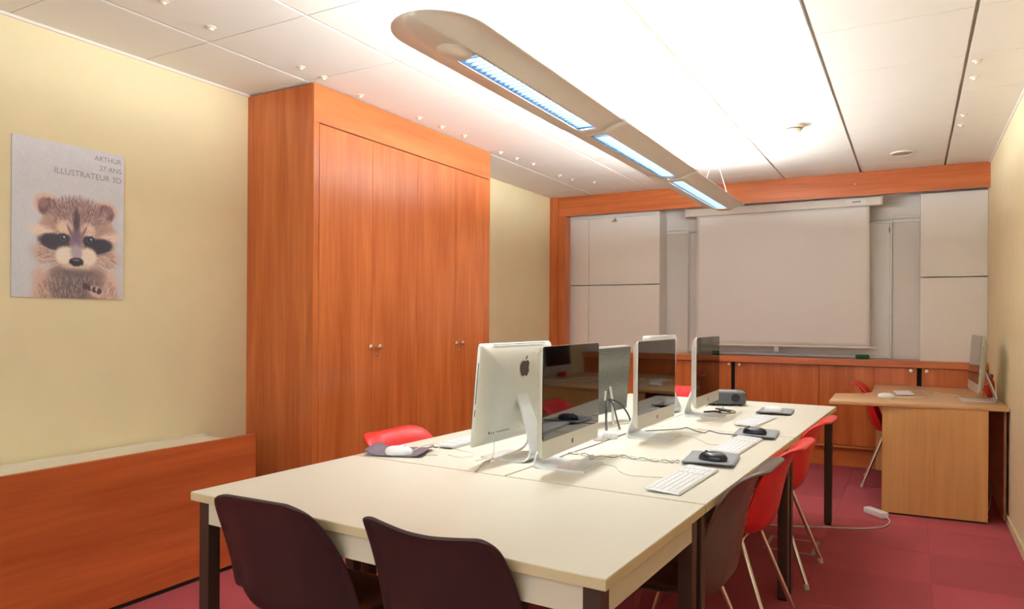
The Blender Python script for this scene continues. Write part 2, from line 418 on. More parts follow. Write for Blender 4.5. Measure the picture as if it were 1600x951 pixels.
kn = [3.347, 3.432, 4.273, 4.356]; kh = {1: 3.426, 3: 4.341}
for k in range(4):
    d = obj('door', L(WX-.022, WX, seams[k]+.0012, seams[k+1]-.0012, .055, 2.352, .001), 'cherry_v', t)
    bm = bmesh.new(); y = kn[k]-oy; x = WX-ox
    tube(bm, [(x, y, 1.104), (x+.012, y, 1.104), (x+.014, y, 1.104), (x+.026, y, 1.104), (x+.030, y, 1.104)], [.006, .006, .015, .016, .010], 14)
    obj('knob', bm, 'chrome', d, True)
    if k in kh:
        bm = bmesh.new(); y = kh[k]-oy
        tube(bm, [(x, y, 1.054), (x+.004, y, 1.054)], .011, 12); tube(bm, [(x+.004, y, 1.054), (x+.012, y, 1.052)], .004, 8)
        obj('key_lock', bm, 'chrome', d, True)

# ------------------------------------------------------------------ radiator and its cover board
t = thing('radiator_cover', 'wide cherry wood board standing in front of the radiator', 'panel', (-3.02, 1.0, 0))
obj('board', bx(-.012, .010, -1.75, 1.632, .022, .668, bevel=.001), 'cherry_panel', t)
obj('base_strip', bx(-.012, .000, -1.75, 1.62, 0, .0215), 'dark', t)
t = thing('radiator', 'white panel radiator behind the cherry wood cover board', 'radiator', (-3.22, .9, 0))
obj('panel_body', bx(-.13, .09, -1.6, 1.66, .12, .625, bevel=.004), 'radiator', t)
obj('top_grille', bx(-.098, .063, -1.60, 1.66, .626, .641, bevel=.002), 'radiator', t)
obj('top_frame', bx(-.15, -.10, -1.62, 1.68, .62, .645, bevel=.003), 'radiator', t)
obj('top_frame', bx(.065, .11, -1.62, 1.68, .62, .645, bevel=.003), 'radiator', t)
for yy in (-1.4, 1.45): obj('leg', bx(-.04, .0, yy, yy+.04, 0, .12), 'radiator', t)

# ------------------------------------------------------------------ poster
PW, PH = .501, .703
PO = (XL+.004, 1.635, 1.361)      # lower near corner
t = thing('poster', 'grey poster of a raccoon portrait on the cream wall', 'poster', PO)
obj('board', bx(-.004, .003, 0, PW, 0, PH), 'poster_edge', t)
def paint(w_, h_):
    rng = np.random.default_rng(3)
    U, V = np.meshgrid((np.arange(w_)+.5)/w_, (np.arange(h_)+.5)/h_)   # V from top
    def sm(a, lo, hi):
        x = np.clip((a-lo)/(hi-lo), 0, 1); return x*x*(3-2*x)
    def noise(nx_, ny_, seed):
        g = np.random.default_rng(seed).random((ny_+2, nx_+2))
        x = U*nx_; y = V*ny_; xi = x.astype(int); yi = y.astype(int); fx = x-xi; fy = y-yi
        fx = fx*fx*(3-2*fx); fy = fy*fy*(3-2*fy)
        return (g[yi, xi]*(1-fx)+g[yi, xi+1]*fx)*(1-fy)+(g[yi+1, xi]*(1-fx)+g[yi+1, xi+1]*fx)*fy
    n1 = noise(70, 26, 1); n2 = noise(30, 60, 2); n3 = noise(110, 150, 5); n4 = noise(12, 14, 9)
    wob = (n1-.5)*.035+(n3-.5)*.02
    img = np.empty((h_, w_, 3)); bg0 = np.array([226, 227, 236.]); bg1 = np.array([212, 215, 222.])
    img[:] = bg0*(1-V[..., None])+bg1*V[..., None]
    def ut(u_): return 1.14*u_/(1+.14*u_)
    def ell(cx, cy, rx, ry, soft=.25, rot=0., w=1.):
        cx = ut(cx); dx = (U-cx); dy = (V-cy)*1.4
        c, s = math.cos(rot), math.sin(rot); a = (dx*c+dy*s)/rx; b = (-dx*s+dy*c)/(ry*1.4)
        d = np.sqrt(a*a+b*b)+wob*w/max(rx, .05)*.35
        return 1-sm(d, 1-soft, 1+soft)
    def put(mask, col, k=1.):
        m_ = (mask*k)[..., None]; img[:] = img*(1-m_)+np.array(col, float)*m_
    fur = (n1*.6+n2*.4-.5)
    def strokes(n_, cx, cy, rx, ry, cols_, ln, wd, seed, dirf):
        """short fur hairs drawn inside an ellipse"""
        rg = np.random.default_rng(seed); H_, W_ = h_, w_
        for _ in range(n_):
            q = math.sqrt(rg.random()); a_ = rg.random()*2*PI
            x = ut(cx)+rx*q*math.cos(a_); y = cy+ry*q*math.sin(a_)
            ang = dirf(x, y)+(rg.random()-.5)*.5; L_ = ln*(.5+rg.random())
            c_ = np.array(cols_[rg.integers(len(cols_))], float); k_ = .35+.4*rg.random()
            m_ = int(L_*W_)+1
            for t_ in range(m_+1):
                px_ = int((x+math.cos(ang)*L_*t_/m_)*W_); py_ = int((y+math.sin(ang)*L_*t_/m_/1.4)*H_)
                if 0 <= px_ < W_ and 0 <= py_ < H_:
                    f_ = k_*(1-t_/m_*.6); img[py_, px_] = img[py_, px_]*(1-f_)+c_*f_
    out = lambda x, y: math.atan2(y-.60, (x-.55)*.8)
    down = lambda x, y: PI/2+(x-.55)*.9
    # body
    put(np.clip(ell(.54, 1.03, .37, .30, .10), 0, 1), (168, 138, 132))
    put(ell(.50, .98, .20, .18, .6), (98, 88, 92), .9)
    put(ell(.22, .95, .08, .16, .5), (214, 176, 160), .8); put(ell(.86, .95, .07, .15, .5), (228, 192, 182), .9)
    strokes(900, .54, .95, .36, .14, [(70, 62, 68), (120, 98, 98), (214, 190, 180), (170, 138, 130)], .045, 1, 11, down)
    # ears
    for cx, s in ((.262, 1), (.80, -1)):
        put(ell(cx, .410, .118, .076, .10, .45*s), (226, 202, 192)); put(ell(cx+.008*s, .424, .088, .060, .2, .45*s), (112, 80, 86))
        put(ell(cx+.035*s, .44, .05, .045, .5), (74, 56, 66), .8); put(ell(cx-.03*s, .40, .05, .03, .6, .6*s), (176, 140, 138), .6)
    # head
    put(ell(.535, .595, .355, .225, .09), (196, 164, 152))
    put(ell(.535, .44, .25, .095, .35), (138, 108, 114), .85)
    put(ell(.535, .53, .27, .07, .5), (164, 130, 128), .6)
    strokes(900, .535, .45, .27, .11, [(92, 70, 80), (200, 172, 168), (120, 92, 98), (222, 200, 192)], .03, 1, 12, lambda x, y: -PI/2+(x-.55)*1.6)
    put(ell(.235, .585, .12, .038, .45, .28), (240, 220, 204), .95); put(ell(.84, .59, .11, .036, .45, -.28), (242, 216, 204), .95)
    put(ell(.415, .545, .075, .05, .4, .75), (238, 212, 194), .95); put(ell(.625, .55, .065, .05, .4, -.75), (238, 212, 196), .95)
    put(ell(.25, .71, .11, .06, .6), (206, 172, 158), .8); put(ell(.83, .73, .10, .06, .6), (216, 180, 168), .8)
    strokes(330, .28, .72, .085, .06, [(232, 208, 196), (170, 138, 130), (150, 118, 114)], .035, 1, 14, out)
    strokes(330, .80, .73, .085, .06, [(236, 212, 200), (176, 142, 136), (160, 126, 120)], .035, 1, 15, out)
    strokes(260, .535, .60, .30, .18, [(224, 200, 188), (150, 120, 118)], .03, 1, 16, out)
    # mask
    put(ell(.325, .640, .135, .052, .2, .10), (50, 44, 62)); put(ell(.725, .650, .135, .054, .2, -.24), (52, 46, 64))
    put(ell(.40, .615, .06, .035, .3), (50, 44, 60)); put(ell(.635, .618, .06, .035, .3), (50, 44, 60))
    # stripe and nose bridge
    put(ell(.515, .50, .026, .095, .45), (74, 56, 72), .98); put(ell(.515, .62, .05, .075, .5), (120, 102, 128), .95)
    put(ell(.455, .56, .012, .04, .6, -.4), (120, 88, 92), .8); put(ell(.585, .56, .012, .04, .6, .4), (120, 88, 92), .8)
    # muzzle
    put(ell(.415, .722, .085, .060, .25, -.6), (246, 234, 220)); put(ell(.62, .722, .085, .060, .25, .6), (246, 230, 216))
    put(ell(.515, .70, .05, .055, .45), (186, 170, 186), .95); put(ell(.52, .795, .11, .026, .5), (228, 206, 192), .9)
    put(ell(.516, .760, .066, .028, .2), (36, 30, 40)); put(ell(.516, .748, .03, .007, .6), (160, 150, 165), .7)
    put(ell(.52, .835, .17, .03, .6), (110, 94, 96), .7)
    # eyes
    for cx in (.393, .64):
        put(ell(cx, .612, .044, .027, .2, 0, .1), (20, 18, 28)); put(ell(cx, .614, .032, .020, .35, 0, .1), (78, 94, 122), .9)
        put(ell(cx, .612, .018, .013, .3, 0, .1), (12, 10, 16)); put(ell(cx+.012, .604, .008, .006, .5, 0, .1), (240, 240, 250))
    for s, cx in ((-1, .40), (1, .64)):      # whiskers
        for k in range(5):
            x = ut(cx); y = .72+.012*k
            for q in range(70):
                px_ = int((x+s*.20*q/70)*w_); py_ = int((y+.03*(k-1.5)*q/70)*h_)
                if 0 <= px_ < w_ and 0 <= py_ < h_: img[py_, px_] = img[py_, px_]*.6+np.array([236, 228, 228.])*.4
    # paw
    put(ell(.71, .955, .085, .035, .35, .5), (222, 190, 184), .95)
    for k in range(4): put(ell(.60+.045*k, .918+.010*k, .026, .020, .3), (62, 44, 54), .95)
    put(ell(.66, .925, .012, .016, .4), (226, 196, 190), .8); put(ell(.71, .935, .012, .016, .4), (226, 196, 190), .8)
    img += (n3[..., None]-.5)*10+(n4[..., None]-.5)*5
    img = np.clip(img, 0, 255)/255
    lin = np.where(img <= .04045, img/12.92, ((img+.055)/1.055)**2.4)
    return lin
GW, GH = 190, 266
col = paint(GW, GH)
vy = np.linspace(0, PW, GW+1); vz = np.linspace(PH, 0, GH+1)
verts = [(.0035, y, z) for z in vz for y in vy]
faces = [(j*(GW+1)+i, (j+1)*(GW+1)+i, (j+1)*(GW+1)+i+1, j*(GW+1)+i+1) for j in range(GH) for i in range(GW)]
me = bpy.data.meshes.new('print'); me.from_pydata(verts, [], faces)
at_ = me.color_attributes.new('ink', 'FLOAT_COLOR', 'CORNER')
flat = np.repeat(np.concatenate([col.reshape(-1, 3), np.ones((GW*GH, 1))], 1), 4, axis=0).astype(np.float32)
at_.data.foreach_set('color', flat.ravel())
m, nt, b = base('poster_print'); an = N(nt, 'ShaderNodeVertexColor', layer_name='ink')
nt.links.new(an.outputs['Color'], b.inputs['Base Color']); b.inputs['Roughness'].default_value = .5
me.materials.append(m)
o = bpy.data.objects.new('print', me); C.objects.link(o); o.parent = t
def text_mesh(s, width, thick=.0004):
    cu = bpy.data.curves.new('txt', 'FONT'); cu.body = s; cu.size = 1; cu.extrude = 0
    to = bpy.data.objects.new('txt', cu); C.objects.link(to)
    dg = bpy.context.evaluated_depsgraph_get(); dg.update()
    me_ = bpy.data.meshes.new_from_object(to.evaluated_get(dg))
    C.objects.unlink(to); bpy.data.objects.remove(to)
    xs = [v.co.x for v in me_.vertices]; s_ = width/(max(xs)-min(xs)); x1_ = max(xs)
    for v in me_.vertices: v.co = Vector((0, (v.co.x-x1_)*s_, v.co.y*s_))
    return me_
for s, wd, vv in (('ARTHUR', .132, .068), ('27 ANS', .108, .131), ('ILLUSTRATEUR 3D', .312, .197)):
    me_ = text_mesh(s, wd); me_.materials.clear(); me_.materials.append(MT['ink'])
    share('lettering', me_, t, (.0042, PW*.972, PH*(1-vv)))

# ------------------------------------------------------------------ tables
TR = -.038
def tw(x, y, z=0):
    return Vector((math.cos(TR)*x-math.sin(TR)*y, math.sin(TR)*x+math.cos(TR)*y, z))
def make_table(x0, x1, y0, y1, label, apron, edge='edge'):
    cx, cy = (x0+x1)/2, (y0+y1)/2; hx, hy = (x1-x0)/2-.0024, (y1-y0)/2-.0024
    t = thing('work_table', label, 'table', tw(cx, cy), TR, 'tables pushed together in the middle')
    obj('table_top', bx(-hx+.0015, hx-.0015, -hy+.0015, hy-.0015, .7375, .74), 'table', t)
    obj('edge_band', bx(-hx, hx, -hy, hy, .714, .7385, bevel=.0015), edge, t)
    ah = .07 if apron != 'leg' else .05
    i = .018; e = .044
    for s in (-1, 1):
        obj('apron', bx(-hx+i+e, hx-i-e, s*(hy-i-.012)-.010, s*(hy-i-.012)+.010, .714-ah, .714), apron, t)
        obj('apron', bx(s*(hx-i-.012)-.010, s*(hx-i-.012)+.010, -hy+i+e, hy-i-e, .714-ah, .714), apron, t)
        for q in (-1, 1):
            xa, ya = s*(hx-i-e/2), q*(hy-i-e/2)
            l_ = obj('leg', bx(xa-e/2, xa+e/2, ya-e/2, ya+e/2, .012, .714, bevel=.003), 'leg', t)
            obj('leg_foot', bx(xa-e/2+.004, xa+e/2-.004, ya-e/2+.004, ya+e/2-.004, 0, .012), 'dark', l_)
    return t
make_table(-1.998, -.603, 1.37, 2.085, 'front cream-topped work table set crosswise beside two dark chairs', 'apron')
make_table(-1.2995, -.603, 2.088, 3.506, 'near right cream-topped work table with two keyboards and black mice', 'leg')
make_table(-1.2995, -.603, 3.509, 4.937, 'far right cream-topped work table carrying the projector', 'leg')
make_table(-1.998, -1.3025, 2.088, 3.506, 'near left cream-topped work table under the monitor turned backwards', 'leg')
make_table(-1.998, -1.3025, 3.509, 4.937, 'far left cream-topped work table towards the wardrobe and end wall', 'leg')

# ------------------------------------------------------------------ chairs
def catmull(rows, n):
    out = []
    K = len(rows)-1
    for s in range(n+1):
        tt = s/n*K; i = min(int(tt), K-1); t_ = tt-i
        p0 = rows[max(i-1, 0)]; p1 = rows[i]; p2 = rows[i+1]; p3 = rows[min(i+2, K)]
        out.append([.5*((2*b)+(c-a)*t_+(2*a-5*b+4*c-d)*t_*t_+(3*b-a-3*c+d)*t_**3) for a, b, c, d in zip(p0, p1, p2, p3)])
    return out
RED = [  # y, z, half width, lift, dome
    (.235, .400, .150, .000), (.232, .420, .185, .004), (.20, .433, .205, .012), (.10, .434, .217, .026), (0, .426, .222, .036), (-.10, .421, .222, .052),
    (-.165, .430, .220, .070), (-.205, .470, .216, .078), (-.225, .535, .212, .072), (-.240, .613, .212, .060), (-.260, .688, .212, .046),
    (-.284, .745, .205, .028), (-.310, .778, .188, .012), (-.338, .792, .158, .004), (-.356, .790, .120, .000)]
TAU = [  # the same shell with a stronger lip
    (.235, .388, .150, .000), (.232, .406, .185, .004), (.20, .418, .205, .010), (.10, .420, .215, .020), (0, .410, .220, .030), (-.10, .402, .220, .045),
    (-.165, .408, .220, .060), (-.205, .446, .218, .066), (-.222, .525, .216, .062), (-.236, .615, .212, .054), (-.254, .700, .208, .042),
    (-.280, .772, .200, .022), (-.312, .812, .180, .006), (-.345, .826, .150, .000), (-.362, .823, .118, .000)]
BRN = [
    (.225, .405, .165, .000), (.225, .428, .195, .002), (.19, .440, .208, .012), (.10, .441, .216, .022), (0, .435, .220, .030), (-.10, .432, .222, .040),
    (-.165, .440, .222, .050), (-.200, .475, .222, .054), (-.215, .545, .220, .050), (-.232, .620, .217, .044), (-.252, .690, .212, .036),
    (-.272, .745, .205, .028), (-.285, .770, .197, .024), (-.294, .783, .186, .021), (-.297, .787, .176, .020)]
DOM = [
    (.225, .405, .165, .000), (.225, .428, .195, .002), (.19, .440, .208, .012), (.10, .441, .220, .022), (0, .435, .228, .030), (-.10, .432, .234, .040),
    (-.165, .440, .236, .050), (-.200, .475, .236, .054), (-.215, .545, .230, .048), (-.232, .620, .221, .036), (-.252, .690, .208, .022),
    (-.272, .745, .190, .010), (-.287, .776, .170, .004), (-.297, .792, .145, .000), (-.301, .798, .120, .000)]
def shell_bm(rows, wing=None, nv=44, nu=20):
    R_ = catmull([list(q) for q in rows], nv); bm = bmesh.new(); G = []
    for k, (y, z, hw_, lf) in enumerate(R_):
        a = R_[max(k-1, 0)]; b = R_[min(k+1, nv)]
        ty, tz = b[0]-a[0], b[1]-a[1]; l_ = math.hypot(ty, tz) or 1
        ny, nz_ = tz/l_, -ty/l_           # towards the sitter
        row = []
        for i in range(nu+1):
            s = -1+2*i/nu; a_ = min(1, abs(s)/.9)
            lift = lf*(a_**2.4 if wing is None else max(0, (a_-wing)/(1-wing))**1.3)
            x = hw_*s
            if abs(s) > .9: lift -= .004; x += math.copysign(.004, s)
            row.append(bm.verts.new((x, y+ny*lift, z+nz_*lift)))
        G.append(row)
    for k in range(nv):
        for i in range(nu): bm.faces.new((G[k][i], G[k][i+1], G[k+1][i+1], G[k+1][i]))
    return bm
chair_mesh = {}
SHELL = {'red': (RED,), 'taupe': (TAU, .4), 'brown': (BRN, .15), 'brown_dome': (DOM, .5)}
SHELL_MAT = {'red': 'red', 'taupe': 'taupe', 'brown': 'brown', 'brown_dome': 'brown'}
def make_chair(kind, label, loc, deg, group):
    t = thing('shell_chair', label, 'chair', (loc[0], loc[1], 0), math.radians(deg), group)
    if kind not in chair_mesh:
        d = {}
        o = obj('shell', shell_bm(*SHELL[kind]), MT[SHELL_MAT[kind]], t, True)
        md = o.modifiers.new('thickness', 'SOLIDIFY'); md.thickness = .009; md.offset = -1
        md = o.modifiers.new('round', 'SUBSURF'); md.levels = 1; md.render_levels = 1
        for q in o.data.polygons: q.use_smooth = True
        d['shell'] = o
        bm = bmesh.new()
        for y in (.13, -.12): tube(bm, smooth_path([(-.15, y, .400), (-.12, y, .412), (.12, y, .412), (.15, y, .400)], 3), .010, 8)
        for x in (-.12, .12): tube(bm, [(x, -.12, .410), (x, .13, .410)], .009, 8)
        d['frame'] = obj('seat_frame', bm, 'chrome', t, True)
        legs = []
        for sx in (-1, 1):
            for (y0, y1) in ((.13, .235), (-.12, -.265)):
                bm = bmesh.new(); tube(bm, [(sx*.145, y0, .404), (sx*.222, y1, .014)], .0105, 10)
                l_ = obj('leg', bm, 'chrome', t, True)
                bm = bmesh.new(); tube(bm, [(sx*.2195, y1-(y1-y0)*.035, .024), (sx*.2235, y1, .0)], .0135, 10)
                g_ = obj('foot_glide', bm, 'glide', l_, True); legs.append((l_, g_))
        d['legs'] = legs; chair_mesh[kind] = d
    else:
        d = chair_mesh[kind]
        for k in ('shell', 'frame'):
            c = d[k].copy(); C.objects.link(c); c.parent = t
        for l_, g_ in d['legs']:
            c = l_.copy(); C.objects.link(c); c.parent = t
            g2 = g_.copy(); C.objects.link(g2); g2.parent = c
    return t
GB = 'dark brown shell chairs at the tables'; GR = 'red shell chairs'
make_chair('brown_dome', 'dark brown plastic shell chair at front table, nearest the cherry wood board', (-1.530, 1.632), 2, GB)
make_chair('brown', 'dark brown plastic shell chair at front table, nearest the camera', (-.968, 1.625), -3, GB)
make_chair('taupe', 'taupe brown shell chair with chrome legs in front of the red chairs', (-.728, 2.40), 88, GB)
make_chair('red', 'red shell chair right of the tables, directly behind the taupe chair', (-.705, 3.08), 88, GR)
make_chair('red', 'red shell chair right of the tables, farthest from the camera there', (-.69, 3.90), 88, GR)
make_chair('red', 'red shell chair left of the tables in front of the wardrobe doors', (-1.665, 2.47), -91, GR)
make_chair('red', 'red shell chair almost hidden behind the backwards monitor', (-1.60, 3.30), -92, GR)
make_chair('red', 'red shell chair at the far end of the tables, seen between two monitors', (-1.49, 4.93), 178, GR)
make_chair('red', 'red shell chair pushed under the beech corner desk', (-.07, 6.37), -90, GR)

# ------------------------------------------------------------------ computers
APPLE = [(.50, .72), (.56, .745), (.64, .765), (.74, .75), (.83, .70), (.87, .645), (.80, .57), (.775, .47), (.81, .37), (.905, .30), (.87, .20), (.80, .09), (.73, .02), (.66, .01), (.56, .05), (.50, .06), (.43, .04),
         (.35, .0), (.28, .03), (.18, .16), (.12, .32), (.105, .46), (.14, .60), (.22, .71), (.32, .755), (.41, .74)]
LEAF = [(.50, .79), (.505, .88), (.57, .97), (.66, 1.0), (.665, .91), (.60, .82)]
def apple_bm(size, y, sgn):
    bm = bmesh.new()
    for P in (APPLE, LEAF):
        vs = [bm.verts.new(((p[0]-.5)*size*sgn, y, (p[1]-.5)*size)) for p in P]
        bm.faces.new(vs)
    bmesh.ops.triangulate(bm, faces=bm.faces)
    return bm
def rrect(w_, h_, rad, n=5):
    out = []
    for cx, cz_, a0 in ((w_/2-rad, h_/2-rad, 0), (-w_/2+rad, h_/2-rad, 90), (-w_/2+rad, -h_/2+rad, 180), (w_/2-rad, -h_/2+rad, 270)):
        for k in range(n+1):
            a = math.radians(a0+90*k/n); out.append((cx+rad*math.cos(a), cz_+rad*math.sin(a)))
    return out
def make_imac(label, loc, deg, tilt=0., W=.528, H=.379, zb=.068):
    """all-in-one computer; faces local +y, foot on z=0"""
    t = thing('desktop_computer', label, 'computer', loc, math.radians(deg), 'all-in-one desktop computers')
    T = Matrix.Translation((0, -.03, zb+H*.5)) @ Matrix.Rotation(math.radians(tilt), 4, 'X') @ Matrix.Translation((0, .03, 0))
    def loops(ls):
        bm = bmesh.new(); rings = []
        for (sx, sz, y) in ls: rings.append([bm.verts.new((p[0]*sx, y, p[1]*sz)) for p in rrect(W, H, .014)])
        bm.faces.new(rings[0]); bm.faces.new(rings[-1][::-1])
        n = len(rings[0])
        for a, b_ in zip(rings, rings[1:]):
            for k in range(n): bm.faces.new((a[k], a[(k+1) % n], b_[(k+1) % n], b_[k]))
        return bm
    obj('housing', loops([(1, 1, 0), (1, 1, -.004), (.982, .976, -.013), (.93, .90, -.026), (.80, .76, -.040), (.5, .45, -.045), (.15, .15, -.046)]), 'alu', t, True, T)
    ch = .060
    bm = bmesh.new(); prism(bm, [(p[0], p[1]+ch/2) for p in rrect(W-.002, H-ch-.002, .010)], .0, .0022, axis='y')
    obj('screen_glass', bm, 'glass', t, False, T)
    obj('chin_logo', apple_bm(.024, .0006, -1), 'logo', t, False, T @ Matrix.Translation((0, 0, -H/2+ch*.5)))
    obj('back_logo', apple_bm(.082, -.0478, 1), 'logo', t, False, T @ Matrix.Translation((0, 0, H*.27)))
    # bring the back logo onto the curved back
    obj('disc_slot', bx(-W/2+.0010, -W/2+.0045, -.0085, -.0060, -.03, .12), 'logo', t, False, T)
    obj('disc_slot', bx(-W/2+.0010, -W/2+.0045, -.0085, -.0060, -.075, -.05), 'logo', t, False, T)
    obj('air_vent', bx(-W*.36, W*.36, -.0222, -.0175, H/2-.0040, H/2-.0022), 'logo', t, False, T)
    bm = bmesh.new(); random.seed(5)
    for k in range(9): box(bm, -W*.40+.015*k+.012*(k > 2), -W*.40+.015*k+.012*(k > 2)+.007, -.0408, -.030, -H*.37, -H*.37+.005+.005*(k % 3 == 0))
    obj('ports', bm, 'logo', t, False, T)
    # stand: foot plate, bend and neck as one bent sheet
    prof = smooth_path([(.085, .004), (.0, .004), (-.085, .005), (-.112, .012), (-.118, .032), (-.108, .07), (-.075, .16), (-.043, .245), (-.038, .262)], 5)
    bm = bmesh.new(); pr = []
    n = len(prof)
    for i, p in enumerate(prof):
        a, b_ = prof[max(0, i-1)], prof[min(n-1, i+1)]; d = Vector((b_.x-a.x, b_.y-a.y)).normalized(); q = Vector((-d.y, d.x))
        hw_ = .095 if i < 14 else .095-.055*min(1, (i-14)/(n-24))**.7
        th = .0035
        pr.append([bm.verts.new((sx*hw_, p.x+s*q.x*th, max(.0005, p.y+s*q.y*th))) for sx, s in ((-1, 1), (1, 1), (1, -1), (-1, -1))])
    for a, b_ in zip(pr, pr[1:]):
        for k in range(4): bm.faces.new((a[k], a[(k+1) % 4], b_[(k+1) % 4], b_[k]))
    bm.faces.new(pr[0]); bm.faces.new(pr[-1][::-1])
    st = obj('stand', bm, 'alu_l', t, True)
    return t
TZ = .74
make_imac('aluminium all-in-one computer in front, dark glossy screen facing right', (-1.088, 2.405, TZ), -88.3)
make_imac('aluminium all-in-one computer with glossy screen, second of the right-hand row', (-1.022, 3.20, TZ), -90.5)
make_imac('aluminium all-in-one computer with glossy screen standing next to the projector', (-1.003, 4.06, TZ), -89.5)
make_imac('aluminium all-in-one computer seen from behind, dark logo on its back', (-1.368, 2.455, TZ), 87.3, 5)
make_imac('white-topped all-in-one computer seen from behind over the second screen', (-1.315, 4.11, TZ), 87.5, 4)
make_imac('slim all-in-one computer on the beech corner desk against the wall', (.372, 5.84, TZ), 92.6, 4)
# grey monitor with a perforated back
t = thing('computer_monitor', 'monitor with grey perforated back between the aluminium computers', 'monitor', (-1.375, 3.43, TZ), math.radians(87.5))
T = Matrix.Translation((0, 0, .232)) @ Matrix.Rotation(math.radians(4), 4, 'X')
bm = bmesh.new(); prism(bm, rrect(.51, .342, .008), -.022, .0, axis='y'); obj('bezel', bm, 'alu', t, False, T)
bm = bmesh.new(); prism(bm, rrect(.498, .330, .006), -.030, -.0221, axis='y'); obj('perforated_back', bm, 'perf', t, False, T)
obj('screen_glass', bx(-.245, .245, 0.0002, .002, -.158, .158), 'glass', t, False, T)
obj('type_label', bx(-.055, -.03, -.0308, -.0302, -.10, -.05), 'white', t, False, T)
bm = bmesh.new(); tube(bm, [(0, -.05, .01), (0, -.045, .12), (0, -.03, .2)], [.008, .008, .008], 8); obj('neck', bm, 'alu', t, True)
bm = bmesh.new(); lathe(bm, [(0, 0), (.11, 0), (.11, .006), (.04, .012), (0, .012)], 24, (0, .04, 0)); obj('foot', bm, 'alu', t, True)

# keyboards
def make_keyboard(label, loc, deg, full=True):
    W_ = .43 if full else .30; D = .114 if full else .12
    t = thing('keyboard', label, 'keyboard', loc, math.radians(deg), 'white computer keyboards')
    T = Matrix.Rotation(math.radians(3), 4, 'X')
    obj('base', bx(-W_/2, W_/2, -D/2, D/2, .0045, .0105, bevel=.002), 'alu_l', t, False, T)
    obj('rear_foot', bx(-W_/2+.02, W_/2-.02, D/2-.016, D/2-.004, 0, .0075), 'white', t)
    obj('front_foot', bx(-W_/2+.02, W_/2-.02, -D/2+.004, -D/2+.010, 0, .0020), 'white', t)
    bm = bmesh.new(); p = .0182
    n = int((W_-.008)/p)
    for rw in range(6):
        y0 = -D/2+.005+rw*p
        h_ = p-.0028 if rw < 5 else .010
        i = 0
        while i < n:
            if full and i in (15, 19): i += 1; x_skip = True; continue
            wk = 5 if (rw == 0 and i == 4) else 1
            x0 = -W_/2+.006+i*p
            box(bm, x0, x0+p*wk-.0028, y0, y0+h_, .0105, .0128)
            i += wk
    o = obj('keys', bm, 'key', t, False, T); o['kind'] = 'stuff'
    return t
KR = -90-2.2+0
make_keyboard('white keyboard lying nearest the table seam, in front of first screen', (-.668, 2.385, TZ), 87.5)
make_keyboard('white keyboard between the two grey mouse pads with black mice', (-.652, 3.165, TZ), 87.5)
make_keyboard('white keyboard farthest back, beside the white mouse and projector', (-.725, 3.965, TZ), 85)
make_keyboard('white keyboard on the left table behind the backwards computer', (-1.70, 2.67, TZ), -93)
make_keyboard('white keyboard on the left table behind the perforated monitor', (-1.66, 3.45, TZ), -93)
make_keyboard('white keyboard on the beech corner desk', (-.055, 6.10, TZ), -84, False)

# mouse pads and mice
def make_pad(label, loc, deg, mat='pad', curl=.012, w_=.19, d_=.24):
    bm = bmesh.new(); G = []; n = 10
    for j in range(n+1):
        row = []
        for i in range(n+1):
            x = (-.5+i/n); y = (-.5+j/n); e = max(0, abs(y)-.30)/.2
            rc = max(0, abs(x)-.42)/.08*max(0, abs(y)-.42)/.08
            row.append(bm.verts.new(((x*(1-.04*rc))*w_, (y*(1-.04*rc))*d_, .004+curl*e**2*(1 if y < 0 else .8)*(1-.5*abs(x)))))
        G.append(row)
    for j in range(n):
        for i in range(n): bm.faces.new((G[j][i], G[j][i+1], G[j+1][i+1], G[j+1][i]))
    o = obj('mouse_pad', bm, mat, None, True, loc=loc); o.rotation_euler = (0, 0, math.radians(deg))
    md = o.modifiers.new('thickness', 'SOLIDIFY'); md.thickness = .004; md.offset = -1
    return tag(o, label, 'mouse pad', 'mouse pads')
def mouse_bm(lx, ly, h_, n=16):
    bm = bmesh.new(); rings = []
    for k, (s, z) in enumerate(((.82, 0), (.97, .12), (1, .3), (.96, .55), (.82, .80), (.55, .95), (.25, 1.0))):
        rings.append([bm.verts.new((math.copysign(abs(math.cos(a))**.8, math.cos(a))*lx*s, math.copysign(abs(math.sin(a))**.85, math.sin(a))*ly*s-.06*ly*z, h_*z)) for a in [2*PI*q/n for q in range(n)]])
    for a, b_ in zip(rings, rings[1:]):
        for q in range(n): bm.faces.new((a[q], a[(q+1) % n], b_[(q+1) % n], b_[q]))
    bm.faces.new(rings[0][::-1]); bm.faces.new(rings[-1])
    return bm
def make_mouse(label, loc, deg, mat, lx=.031, ly=.056, h_=.036):
    t = thing('computer_mouse', label, 'mouse', loc, math.radians(deg), 'computer mice')
    o = obj('mouse_body', mouse_bm(lx, ly, h_), mat, t, True)
    for q in o.data.polygons: q.use_smooth = True
    if mat == 'mouse_b':
        bm = bmesh.new(); tube(bm, [(-.003, ly*.45, h_*.90), (.003, ly*.45, h_*.90)], .007, 12); obj('scroll_wheel', bm, 'proj', t, True)
    else:
        bm = bmesh.new(); lathe(bm, [(0, 0), (.004, 0), (.003, .003), (0, .004)], 10, (0, ly*.4, h_*.93)); obj('scroll_ball', bm, 'frame', t, True)
    return t
PZ = TZ+.0042
make_pad('grey mouse pad with curled corners under the nearest black mouse', (-.670, 2.765, TZ), 5)
make_mouse('black mouse on the grey pad nearest the camera', (-.660, 2.75, PZ), 80, 'mouse_b')
make_pad('grey mouse pad under the farther black mouse', (-.640, 3.50, TZ), 3)
make_mouse('black mouse on the second grey pad', (-.645, 3.49, PZ), 82, 'mouse_b')
make_pad('grey mouse pad under the white mouse near the projector', (-.700, 4.42, TZ), 2)
